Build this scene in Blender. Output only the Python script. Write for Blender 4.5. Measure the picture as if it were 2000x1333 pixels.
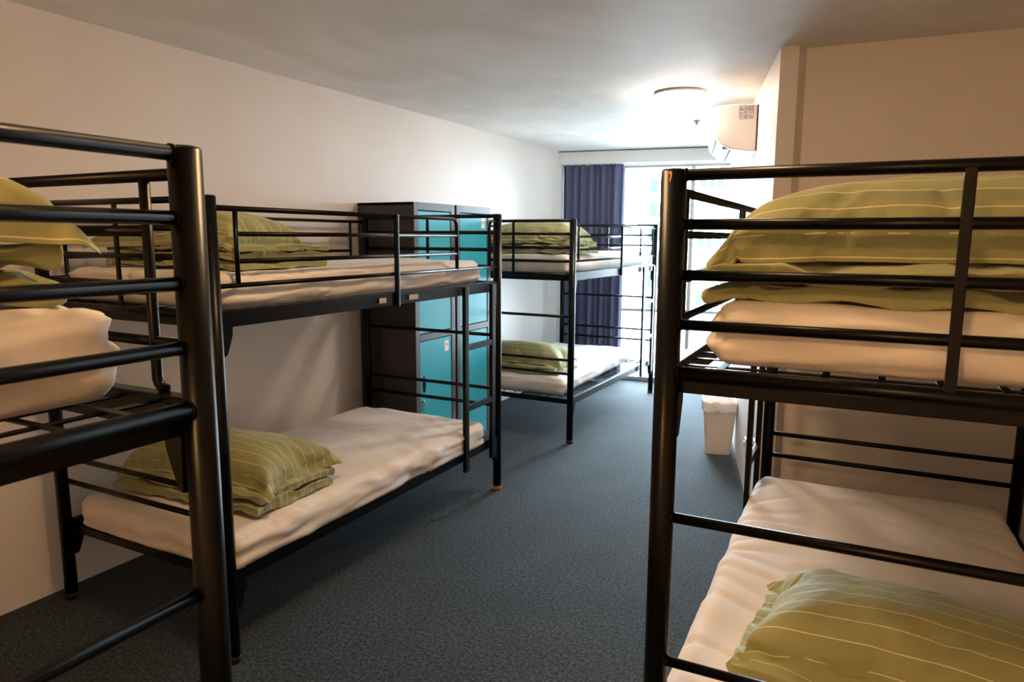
import bpy, bmesh, math, random
import numpy as np
from mathutils import Vector, Matrix, noise, Quaternion
random.seed(4)
PI = math.pi
scn = bpy.context.scene
for o in list(bpy.data.objects): bpy.data.objects.remove(o)
C = scn.collection

# ------------------------------------------------------------------ camera
F_PX, YAW, PITCH, ROLL, CAMH = 1372.2, math.radians(27.296), math.radians(8.404), math.radians(0.27), 1.564
cd = bpy.data.cameras.new('camera'); cam = bpy.data.objects.new('camera', cd); C.objects.link(cam)
cd.sensor_width = 36.0; cd.lens = F_PX/2000*36.0; cd.clip_start = 0.02; cd.clip_end = 500
fw = Vector((-math.sin(YAW), math.cos(YAW), 0)); r0 = Vector((math.cos(YAW), math.sin(YAW), 0)); up = Vector((0,0,1))
Fv = fw*math.cos(PITCH) - up*math.sin(PITCH); Uv = up*math.cos(PITCH) + fw*math.sin(PITCH)
Rv = r0*math.cos(ROLL) + Uv*math.sin(ROLL); Uv = Uv*math.cos(ROLL) - r0*math.sin(ROLL)
M = Matrix((Rv, Uv, -Fv)).transposed().to_4x4(); M.translation = Vector((0,0,CAMH)); cam.matrix_world = M
cd.dof.use_dof = True; cd.dof.focus_distance = 1.9; cd.dof.aperture_fstop = 6.0
scn.camera = cam
scn.view_settings.view_transform = 'Standard'; scn.view_settings.look = 'None'
scn.view_settings.gamma = 1; scn.view_settings.use_curve_mapping = False
scn.view_settings.exposure = 2.53

# ------------------------------------------------------------------ light
w = bpy.data.worlds.new('sky'); scn.world = w; w.use_nodes = True
bgn = w.node_tree.nodes['Background']; bgn.inputs[0].default_value = (0.74, 0.89, 1.0, 1); bgn.inputs[1].default_value = 9.6
_tc=w.node_tree.nodes.new('ShaderNodeTexCoord'); _sp=w.node_tree.nodes.new('ShaderNodeSeparateXYZ'); _mr=w.node_tree.nodes.new('ShaderNodeMapRange'); _mx=w.node_tree.nodes.new('ShaderNodeMix'); _mx.data_type='RGBA'
_mr.inputs[1].default_value=-.10; _mr.inputs[2].default_value=-.02
_mx.inputs[6].default_value=(.34,.38,.41,1); _mx.inputs[7].default_value=(.73,.89,1.06,1)      # street level below the horizon, bright overcast sky above
w.node_tree.links.new(_tc.outputs['Generated'],_sp.inputs[0]); w.node_tree.links.new(_sp.outputs[2],_mr.inputs[0]); w.node_tree.links.new(_mr.outputs[0],_mx.inputs[0]); w.node_tree.links.new(_mx.outputs[2],bgn.inputs[0])
WARM_LAMP = 50.0      # ceiling lamp behind the camera (emission strength of its diffuser)
FAR_LAMP = 19.0
MID_LAMP = 14.5

WX, WY = -3.124, 7.119                      # far left corner of the room
FA = math.radians(9.04)
RB = math.radians(13.52)
CZ = 2.479
dA = Vector((-math.sin(RB), math.cos(RB), 0)); nA = Vector((math.cos(RB), math.sin(RB), 0)); A0 = Vector((-0.484, 3.751, 0))
dF = Vector((math.cos(FA), math.sin(FA), 0)); nF = Vector((-math.sin(FA), math.cos(FA), 0)); F0 = Vector((WX, WY, 0))
def far_pt(t, out=0, z=0): return F0 + dF*t + nF*out + up*z
pl = bpy.data.lights.new('window_portal', 'AREA'); pl.shape = 'RECTANGLE'; pl.size = 1.8; pl.size_y = 2.34
pl.cycles.is_portal = True
po = bpy.data.objects.new('window_portal', pl); C.objects.link(po)
po.matrix_world = Matrix((dF, up, -nF)).transposed().to_4x4()
po.matrix_world = Matrix((Vector((dF.x,dF.y,0)), up, nF)).transposed().to_4x4()
po.matrix_world.translation = far_pt(0.92, 0.24, 1.19)

# ------------------------------------------------------------------ materials
def new_mat(name):
    m = bpy.data.materials.new(name); m.use_nodes = True
    nt = m.node_tree; b = nt.nodes['Principled BSDF']; return m, nt, b
def N(nt, t, **k):
    n = nt.nodes.new(t)
    for a, v in k.items(): setattr(n, a, v)
    return n
def simple(name, col, rough=.5, metal=0, spec=.5, bump=None, var=None, coat=0, sheen=0):
    m, nt, b = new_mat(name)
    b.inputs['Base Color'].default_value = (*col, 1); b.inputs['Roughness'].default_value = rough
    b.inputs['Metallic'].default_value = metal; b.inputs['Specular IOR Level'].default_value = spec
    b.inputs['Coat Weight'].default_value = coat; b.inputs['Sheen Weight'].default_value = sheen
    tc = N(nt, 'ShaderNodeTexCoord')
    if bump:
        sc, st, dist = bump
        n = N(nt, 'ShaderNodeTexNoise'); n.inputs['Scale'].default_value = sc; n.inputs['Detail'].default_value = 4
        bp = N(nt, 'ShaderNodeBump'); bp.inputs['Strength'].default_value = st; bp.inputs['Distance'].default_value = dist
        nt.links.new(tc.outputs['Object'], n.inputs['Vector']); nt.links.new(n.outputs['Fac'], bp.inputs['Height'])
        nt.links.new(bp.outputs[0], b.inputs['Normal'])
    if var:
        sc, col2, lo, hi = var
        n = N(nt, 'ShaderNodeTexNoise'); n.inputs['Scale'].default_value = sc; n.inputs['Detail'].default_value = 5
        mr = N(nt, 'ShaderNodeMapRange'); mr.inputs[1].default_value = lo; mr.inputs[2].default_value = hi
        mx = N(nt, 'ShaderNodeMix', data_type='RGBA'); mx.inputs[6].default_value = (*col, 1); mx.inputs[7].default_value = (*col2, 1)
        nt.links.new(tc.outputs['Object'], n.inputs['Vector']); nt.links.new(n.outputs['Fac'], mr.inputs[0])
        nt.links.new(mr.outputs[0], mx.inputs[0]); nt.links.new(mx.outputs[2], b.inputs['Base Color'])
    return m
def emis(name, col, st):
    m, nt, b = new_mat(name); b.inputs['Base Color'].default_value = (.9,.9,.88,1)
    b.inputs['Emission Color'].default_value = (*col, 1); b.inputs['Emission Strength'].default_value = st; return m

M_BLACK = simple('black powder coated steel', (.002,.0019,.0019), .32, 0, .2, bump=(900,.10,.0003), var=(30,(.007,.006,.0055),.62,.78))
M_CAP = simple('black plastic', (.01,.01,.01), .5)
M_TAN = simple('tan rubber', (.42,.22,.08), .6)
M_CHIP = simple('bare chipped steel', (.75,.42,.25), .4, .3)
M_WALL = simple('cream painted wall', (.80,.745,.70), .55, 0, .35, bump=(260,.12,.0006), var=(1.6,(.76,.705,.66),.35,.7))
M_CEIL = None
M_SHEET = simple('white cotton sheet', (.77,.73,.705), .85, 0, .2, bump=(700,.12,.0005), sheen=.15)
M_PLATE = simple('beige sticker', (.55,.47,.38), .5, var=(160,(.25,.2,.16),.5,.6))
M_LOCK = simple('charcoal locker steel', (.035,.03,.032), .42, 0, .5, bump=(400,.06,.0004))
M_LOCKF = simple('grey locker frame steel', (.10,.095,.105), .42, 0, .5)
M_TEAL = simple('teal locker door', (.030,.41,.54), .38, 0, .5, bump=(60,.03,.001))
M_WHITE = simple('white plastic', (.72,.71,.69), .4, 0, .5)
M_ACSIDE = simple('white plastic side darkened', (.46,.43,.41), .5)  # same white plastic, darkened to hold down the lamp light on the end panel
M_BIN = simple('cream plastic bin', (.78,.72,.66), .4)
M_LINER = simple('white bin liner', (.85,.85,.85), .3, 0, .5, bump=(40,.5,.01))
M_BRASS = simple('brass', (.6,.42,.15), .35, 1)
M_STICK = simple('white label paper', (.85,.85,.85), .6)
M_RED = simple('red print', (.6,.06,.05), .6)
M_GREYPRINT = simple('grey print', (.10,.09,.085), .7, var=(160,(.46,.43,.41),.46,.54))
M_FRAME = simple('grey aluminium', (.42,.44,.46), .4, .3)
M_FARWHITE = simple('white soffit paint', (.78,.78,.76), .55)
M_GREYDARK = simple('shadow gap', (.05,.05,.05), .8)  # flat dark colour stands for the shade inside narrow gaps
M_CONC = simple('pale balcony tile', (.42,.43,.44), .8, 0, .2)
M_BLDG = simple('pale facade', (.62,.66,.68), .7)
M_BWIN = simple('pale green facade glass', (.028,.038,.037), .9, 0, .05)
M_BWIN2 = simple('pale mauve facade glass', (.036,.034,.040), .9, 0, .05)
M_LAMPW = emis('lit warm diffuser', (1.0,.53,.20), WARM_LAMP)
M_LAMPF = emis('lit far diffuser', (1.0,.78,.62), FAR_LAMP)

M_LAMPM = emis('lit middle diffuser', (1.0,.63,.31), MID_LAMP)

def ceiling_mat():
    m, nt, b = new_mat('brushed white ceiling paint with painted sheen')
    tc = N(nt,'ShaderNodeTexCoord'); mp = N(nt,'ShaderNodeMapping'); mp.inputs['Scale'].default_value = (1.0,.55,1)
    mp.inputs['Rotation'].default_value = (0,0,.5)
    n = N(nt,'ShaderNodeTexNoise'); n.inputs['Scale'].default_value = 2.2; n.inputs['Detail'].default_value = 3; n.inputs['Distortion'].default_value = 1.2
    mr = N(nt,'ShaderNodeMapRange'); mr.inputs[1].default_value=.35; mr.inputs[2].default_value=.7; mr.inputs[3].default_value=.48; mr.inputs[4].default_value=.62
    b.inputs['Base Color'].default_value = (.80,.765,.75,1); b.inputs['Specular IOR Level'].default_value = .03
    nt.links.new(tc.outputs['Object'], mp.inputs[0]); nt.links.new(mp.outputs[0], n.inputs['Vector'])
    nt.links.new(n.outputs['Fac'], mr.inputs[0]); nt.links.new(mr.outputs[0], b.inputs['Roughness'])
    mc = N(nt,'ShaderNodeMix', data_type='RGBA'); mc.inputs[6].default_value=(.80,.77,.745,1); mc.inputs[7].default_value=(.90,.88,.865,1)  # lighter patches put the paint's soft sheen into the base colour
    mr2 = N(nt,'ShaderNodeMapRange'); mr2.inputs[1].default_value=.35; mr2.inputs[2].default_value=.68
    nt.links.new(n.outputs['Fac'], mr2.inputs[0]); nt.links.new(mr2.outputs[0], mc.inputs[0]); nt.links.new(mc.outputs[2], b.inputs['Base Color'])
    n2 = N(nt,'ShaderNodeTexNoise'); n2.inputs['Scale'].default_value = 2.5; n2.inputs['Detail'].default_value = 2
    bp = N(nt,'ShaderNodeBump'); bp.inputs['Strength'].default_value=.35; bp.inputs['Distance'].default_value=.03
    nt.links.new(mp.outputs[0], n2.inputs['Vector']); nt.links.new(n2.outputs['Fac'], bp.inputs['Height']); nt.links.new(bp.outputs[0], b.inputs['Normal'])
    return m
M_CEIL = ceiling_mat()
def carpet_mat():
    m, nt, b = new_mat('blue grey carpet')
    tc = N(nt,'ShaderNodeTexCoord')
    a = N(nt,'ShaderNodeTexNoise'); a.inputs['Scale'].default_value = 75; a.inputs['Detail'].default_value = 5; a.inputs['Roughness'].default_value=.75
    c = N(nt,'ShaderNodeTexNoise'); c.inputs['Scale'].default_value = 3.0; c.inputs['Detail'].default_value = 4
    r = N(nt,'ShaderNodeValToRGB'); r.color_ramp.elements[0].position=.40; r.color_ramp.elements[0].color=(.004,.006,.008,1)
    r.color_ramp.elements[1].position=.62; r.color_ramp.elements[1].color=(.062,.082,.103,1)
    mx = N(nt,'ShaderNodeMix', data_type='RGBA', blend_type='MULTIPLY'); mx.inputs[0].default_value=.5
    mr = N(nt,'ShaderNodeMapRange'); mr.inputs[1].default_value=.3; mr.inputs[2].default_value=.7; mr.inputs[3].default_value=.6; mr.inputs[4].default_value=1.2
    for n_ in (a,c): nt.links.new(tc.outputs['Object'], n_.inputs['Vector'])
    nt.links.new(a.outputs['Fac'], r.inputs[0]); nt.links.new(c.outputs['Fac'], mr.inputs[0])
    nt.links.new(r.outputs[0], mx.inputs[6]); nt.links.new(mr.outputs[0], mx.inputs[7]); nt.links.new(mx.outputs[2], b.inputs['Base Color'])
    b.inputs['Roughness'].default_value=.85; b.inputs['Specular IOR Level'].default_value=.25; b.inputs['Sheen Weight'].default_value=.06; b.inputs['Sheen Tint'].default_value=(.85,.95,1,1)
    bp = N(nt,'ShaderNodeBump'); bp.inputs['Strength'].default_value=.7; bp.inputs['Distance'].default_value=.004
    nt.links.new(a.outputs['Fac'], bp.inputs['Height']); nt.links.new(bp.outputs[0], b.inputs['Normal'])
    return m
M_CARPET = carpet_mat()
def linen_mat(name, spacing=.05, off=0.0):
    m, nt, b = new_mat(name)
    uv = N(nt,'ShaderNodeUVMap'); uv.uv_map='UVMap'
    sp = N(nt,'ShaderNodeSeparateXYZ'); nt.links.new(uv.outputs[0], sp.inputs[0])
    def mth(op, a, bval=None):
        n = N(nt,'ShaderNodeMath', operation=op)
        if isinstance(a,(int,float)): n.inputs[0].default_value=a
        else: nt.links.new(a, n.inputs[0])
        if bval is not None: n.inputs[1].default_value=bval
        return n.outputs[0]
    v = mth('ADD', sp.outputs[1], 10+off); v = mth('DIVIDE', v, spacing); v = mth('FRACT', v); v = mth('SUBTRACT', v, .5); v = mth('ABSOLUTE', v)
    s = mth('LESS_THAN', v, .026)
    n = N(nt,'ShaderNodeTexNoise'); n.inputs['Scale'].default_value=14; n.inputs['Detail'].default_value=4
    tc = N(nt,'ShaderNodeTexCoord'); nt.links.new(tc.outputs['Object'], n.inputs['Vector'])
    mg = N(nt,'ShaderNodeMix', data_type='RGBA'); mg.inputs[6].default_value=(.255,.275,.122,1); mg.inputs[7].default_value=(.355,.370,.185,1)
    nt.links.new(n.outputs['Fac'], mg.inputs[0])
    mx = N(nt,'ShaderNodeMix', data_type='RGBA'); mx.inputs[7].default_value=(.72,.66,.42,1)
    nt.links.new(mg.outputs[2], mx.inputs[6]); nt.links.new(s, mx.inputs[0]); nt.links.new(mx.outputs[2], b.inputs['Base Color'])
    b.inputs['Roughness'].default_value=.75; b.inputs['Specular IOR Level'].default_value=.3; b.inputs['Sheen Weight'].default_value=.3
    b.inputs['Sheen Tint'].default_value=(.9,.92,.8,1)
    n2 = N(nt,'ShaderNodeTexNoise'); n2.inputs['Scale'].default_value=18; n2.inputs['Detail'].default_value=5; n2.inputs['Distortion'].default_value=.6
    bp = N(nt,'ShaderNodeBump'); bp.inputs['Strength'].default_value=.42; bp.inputs['Distance'].default_value=.010
    nt.links.new(tc.outputs['Object'], n2.inputs['Vector']); nt.links.new(n2.outputs['Fac'], bp.inputs['Height']); nt.links.new(bp.outputs[0], b.inputs['Normal'])
    return m
M_LINEN = linen_mat('green striped linen', off=.005)
def curtain_mat():
    m, nt, b = new_mat('navy curtain')
    b.inputs['Base Color'].default_value=(.125,.130,.225,1); b.inputs['Roughness'].default_value=.8; b.inputs['Sheen Weight'].default_value=.4
    b.inputs['Sheen Tint'].default_value=(.6,.6,.9,1)
    tr = N(nt,'ShaderNodeBsdfTranslucent'); tr.inputs[0].default_value=(.16,.17,.32,1)
    mix = N(nt,'ShaderNodeMixShader'); mix.inputs[0].default_value=.06
    out = nt.nodes['Material Output']
    nt.links.new(b.outputs[0], mix.inputs[1]); nt.links.new(tr.outputs[0], mix.inputs[2]); nt.links.new(mix.outputs[0], out.inputs[0])
    return m
M_CURT = curtain_mat()
def glass_mat():
    m, nt, b = new_mat('window glass')
    t = N(nt,'ShaderNodeBsdfTransparent'); t.inputs[0].default_value=(.94,.98,.97,1)
    g = N(nt,'ShaderNodeBsdfGlossy'); g.inputs['Roughness'].default_value=.02
    f = N(nt,'ShaderNodeFresnel'); f.inputs[0].default_value=1.45
    mix = N(nt,'ShaderNodeMixShader'); out = nt.nodes['Material Output']
    nt.links.new(f.outputs[0], mix.inputs[0]); nt.links.new(t.outputs[0], mix.inputs[1]); nt.links.new(g.outputs[0], mix.inputs[2]); nt.links.new(mix.outputs[0], out.inputs[0])
    nt.nodes.remove(b)
    return m
M_GLASS = glass_mat()

# ------------------------------------------------------------------ mesh helpers
class MB:
    def __init__(s): s.v=[]; s.f=[]; s.smooth=[]
    def add(s, vs, fs, smooth=False):
        o=len(s.v); s.v += [tuple(v) for v in vs]; s.f += [tuple(i+o for i in f) for f in fs]; s.smooth += [smooth]*len(fs)
    def box(s, lo, hi, mat=None, bev=0.0):
        x0,y0,z0=lo; x1,y1,z1=hi
        vs=[Vector(p) for p in ((x0,y0,z0),(x1,y0,z0),(x1,y1,z0),(x0,y1,z0),(x0,y0,z1),(x1,y0,z1),(x1,y1,z1),(x0,y1,z1))]
        fs=[(0,3,2,1),(4,5,6,7),(0,1,5,4),(1,2,6,5),(2,3,7,6),(3,0,4,7)]
        if bev>0:
            bm=bmesh.new(); bv=[bm.verts.new(v) for v in vs]
            for f in fs: bm.faces.new([bv[i] for i in f])
            bmesh.ops.bevel(bm, geom=bm.edges[:], offset=bev, segments=2, affect='EDGES', profile=.6)
            bm.verts.index_update(); vs=[v.co.copy() for v in bm.verts]; fs=[tuple(v.index for v in f.verts) for f in bm.faces]; bm.free()
        if mat is not None: vs=[mat@v for v in vs]
        s.add(vs, fs, False)
    def tube(s, pts, r, seg=14, cap=True, sx=1.0):
        pts=[Vector(p) for p in pts]; n=len(pts); vs=[]; fs=[]
        t=(pts[1]-pts[0]).normalized(); a=Vector((0,0,1)) if abs(t.z)<.9 else Vector((0,1,0))
        u=t.cross(a).normalized(); prev=t
        for i,p in enumerate(pts):
            t = (pts[1]-pts[0]) if i==0 else (pts[-1]-pts[-2]) if i==n-1 else ((pts[i+1]-p).normalized()+(p-pts[i-1]).normalized())
            t.normalize(); q=prev.rotation_difference(t); u=(q@u).normalized(); prev=t.copy(); w_=t.cross(u)
            for k in range(seg):
                an=2*PI*k/seg; vs.append(p+u*(math.cos(an)*r*sx)+w_*(math.sin(an)*r))
        for i in range(n-1):
            for k in range(seg):
                k2=(k+1)%seg; fs.append((i*seg+k, i*seg+k2, (i+1)*seg+k2, (i+1)*seg+k))
        s.add(vs, fs, True)
        if cap:
            o=len(s.v)-n*seg
            s.f.append(tuple(o+k for k in reversed(range(seg)))); s.f.append(tuple(o+(n-1)*seg+k for k in range(seg))); s.smooth += [False,False]
    def lathe(s, prof, c=(0,0,0), seg=32, mat=None):
        vs=[]; fs=[]; n=len(prof)
        for r,z in prof:
            for k in range(seg):
                a=2*PI*k/seg; v=Vector((c[0]+r*math.cos(a), c[1]+r*math.sin(a), c[2]+z)); vs.append(mat@v if mat else v)
        for i in range(n-1):
            for k in range(seg):
                k2=(k+1)%seg; fs.append((i*seg+k, i*seg+k2, (i+1)*seg+k2, (i+1)*seg+k))
        s.add(vs,fs,True)
        o=len(s.v)-n*seg
        s.f.append(tuple(o+k for k in reversed(range(seg)))); s.f.append(tuple(o+(n-1)*seg+k for k in range(seg))); s.smooth += [False,False]
    def mesh(s, name):
        me=bpy.data.meshes.new(name); me.from_pydata(s.v, [], s.f); me.polygons.foreach_set('use_smooth', s.smooth); me.update()
        return me
    def build(s, name, mat, parent=None, fix=False):
        me=s.mesh(name); me.materials.append(mat)
        if fix:
            bm=bmesh.new(); bm.from_mesh(me); bmesh.ops.recalc_face_normals(bm, faces=bm.faces[:]); bm.to_mesh(me); bm.free()
        o=bpy.data.objects.new(name, me); C.objects.link(o)
        if parent is not None: o.parent=parent
        return o
def arc(c, a, b, r, n=6):
    """quarter bend from direction a to direction b about corner point c (corner rounded with radius r)"""
    c=Vector(c); a=Vector(a); b=Vector(b); o=c+a*r+b*r
    return [o - b*r*math.cos(PI/2*i/n) - a*r*math.sin(PI/2*i/n) for i in range(n+1)]
def tag(o, label=None, cat=None, group=None, kind=None):
    if label: o['label']=label
    if cat: o['category']=cat
    if group: o['group']=group
    if kind: o['kind']=kind
    return o
def empty(name, loc=(0,0,0), rz=0):
    o=bpy.data.objects.new(name, None); C.objects.link(o); o.location=loc; o.rotation_euler=(0,0,rz); o.empty_display_size=.1; return o
def wall_quad(name, pts, mat, thick, nrm):
    """slab: pts = loop of the visible face, thickened along nrm"""
    pts=[Vector(p) for p in pts]; n=len(pts); q=[p+Vector(nrm)*thick for p in pts]
    b=MB(); b.add(pts+q, [tuple(range(n)), tuple(n+i for i in reversed(range(n)))]+[(i,(i+1)%n,n+(i+1)%n,n+i) for i in range(n)])
    return tag(b.build(name, mat, fix=True), kind='structure')

# ------------------------------------------------------------------ room shell
RX = 0.80; YB = -2.2
fm=MB(); fm.box((WX-.3, YB-.3, -.15), (RX+.4, 8.0, 0)); tag(fm.build('floor', M_CARPET), kind='structure')
cm=MB(); cm.box((WX-.3, YB-.3, CZ), (RX+.4, 7.9, CZ+.2)); tag(cm.build('ceiling', M_CEIL), kind='structure')
wall_quad('wall_left', [(WX,YB,0),(WX,WY+.3,0),(WX,WY+.3,CZ),(WX,YB,CZ)], M_WALL, .15, (-1,0,0))
wall_quad('wall_back', [(WX,YB,0),(RX,YB,0),(RX,YB,CZ),(WX,YB,CZ)], M_WALL, .15, (0,-1,0))
sEnd = 4.1
Aend = A0 + dA*sEnd
# right wall of the narrow part, its pilaster end and the alcove wall behind the right bunk, one plan outline
PB = Vector((-.402,3.765,0)); PC=Vector((-.404,3.832,0)); bb=math.radians(3.85); PD=PC+Vector((math.cos(bb),math.sin(bb),0))*1.6
def plan_wall(name, plan, mat):
    b=MB(); n=len(plan); vs=[Vector((p[0],p[1],0)) for p in plan]+[Vector((p[0],p[1],CZ)) for p in plan]
    b.add(vs, [tuple(reversed(range(n))), tuple(range(n,2*n))]+[(i,(i+1)%n,n+(i+1)%n,n+i) for i in range(n)])
    return tag(b.build(name, mat, fix=True), kind='structure')
plan_wall('wall_right', [A0[:2], PB[:2], (A0+nA*.3+dA*.3)[:2], (Aend+nA*.3)[:2], Aend[:2]], M_WALL)
plan_wall('wall_alcove', [PC[:2], PD[:2], (PD+Vector((0,.2,0)))[:2], (PC+Vector((.02,.2,0)))[:2]], M_WALL)
wall_quad('wall_side', [(RX,YB,0),(RX,3.95,0),(RX,3.95,CZ),(RX,YB,CZ)], M_WALL, .15, (1,0,0))
# header over the window with the shadow gap above it
def fbox(b, t0, t1, o0, o1, z0, z1, bev=0):
    m=Matrix((dF, nF, up)).transposed().to_4x4(); m.translation=F0; b.box((t0,o0,z0),(t1,o1,z1), m, bev)
b=MB(); fbox(b, -.05, 1.95, 0, .10, 2.338, CZ-.012, .003); tag(b.build('wall_far', M_FARWHITE), kind='structure')
b=MB(); fbox(b, -.05, 1.95, .012, .10, CZ-.013, CZ+.01); tag(b.build('gap_shade_1', M_GREYDARK), kind='structure')  # solid dark strip, coloured as the shade in the gap above the header
b=MB(); fbox(b, -.05, .035, .0, .30, 0, 2.34); tag(b.build('wall_far_pier', M_FARWHITE), kind='structure')
# glazed window wall
WO=.17
win=tag(empty('window_1', far_pt(0,WO,0), FA), kind='structure')
W1=1.86
def wpart(name, t0,t1,o0,o1,z0,z1, mat, bev=.004):
    b=MB(); b.box((t0,o0,z0),(t1,o1,z1), None, bev); return b.build(name, mat, win)
wpart('window_frame', .03, W1, 0, .06, 0, .045, M_FRAME)
wpart('window_frame', .03, W1, 0, .06, 2.30, 2.36, M_FRAME)
wpart('window_frame', .03, .08, 0, .06, .04, 2.31, M_FRAME)
wpart('mullion', .66, .70, 0, .06, .04, 2.31, M_FRAME)
wpart('mullion', 1.385, 1.43, 0, .06, .04, 2.31, M_FRAME)
wpart('transom', .03, W1, .005, .05, .765, .80, M_FRAME)
for t0,t1 in ((.08,.66),(.70,1.385),(1.43,W1)):
    for z0,z1 in ((.045,.765),(.80,2.30)):
        b=MB(); b.box((t0,.025,z0),(t1,.031,z1)); b.build('pane', M_GLASS, win)

# ------------------------------------------------------------------ outside
b=MB(); fbox(b, -6, 8, .30, 4.0, -.25, -.03); bal=b.build('balcony_floor', M_CONC); tag(bal, kind='structure')
def far_building(origin, rz, wd, h0, h1, cols, rows, cw, ch, mats, label, skip=None):
    root=tag(empty('office_building', origin, rz), label, 'building')
    b=MB(); b.box((0,0,h0),(wd,8,h1)); b.build('facade', M_BLDG, root)
    base=None
    for r in range(rows):
        for c in range(cols):
            b=MB(); x=(c+.5)*wd/cols; z=h0+(r+.5)*(h1-h0)/rows
            if base is None or True:
                b.box((x-cw/2,-.05,z-ch/2),(x+cw/2,.25,z+ch/2))
            b.build('window', mats[r%len(mats)], root)
    return root
# directions seen through the opening: 1355-1445 px and 1260-1290 px of the frame
def dir_px(px, dist):
    d=Fv+Rv*((px-1000)/F_PX); d.z=0; d.normalize(); return Vector((0,0,0))+d*dist
p0=dir_px(1352,34); p1=dir_px(1520,34); d=(p1-p0); 
far_building((p0.x,p0.y,0), math.atan2(d.y,d.x), d.length, -2.0, 6.2, 10, 6, .30, .55, [M_BWIN,M_BWIN2], 'pale office block with rows of small windows, seen through the right window pane')
p0=dir_px(1258,42); p1=dir_px(1296,42); d=(p1-p0)
far_building((p0.x,p0.y,0), math.atan2(d.y,d.x), d.length, -3.0, 6.6, 2, 7, .45, .8, [M_BWIN], 'narrow pale tower seen between the curtain and the near right bed post')

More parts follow.
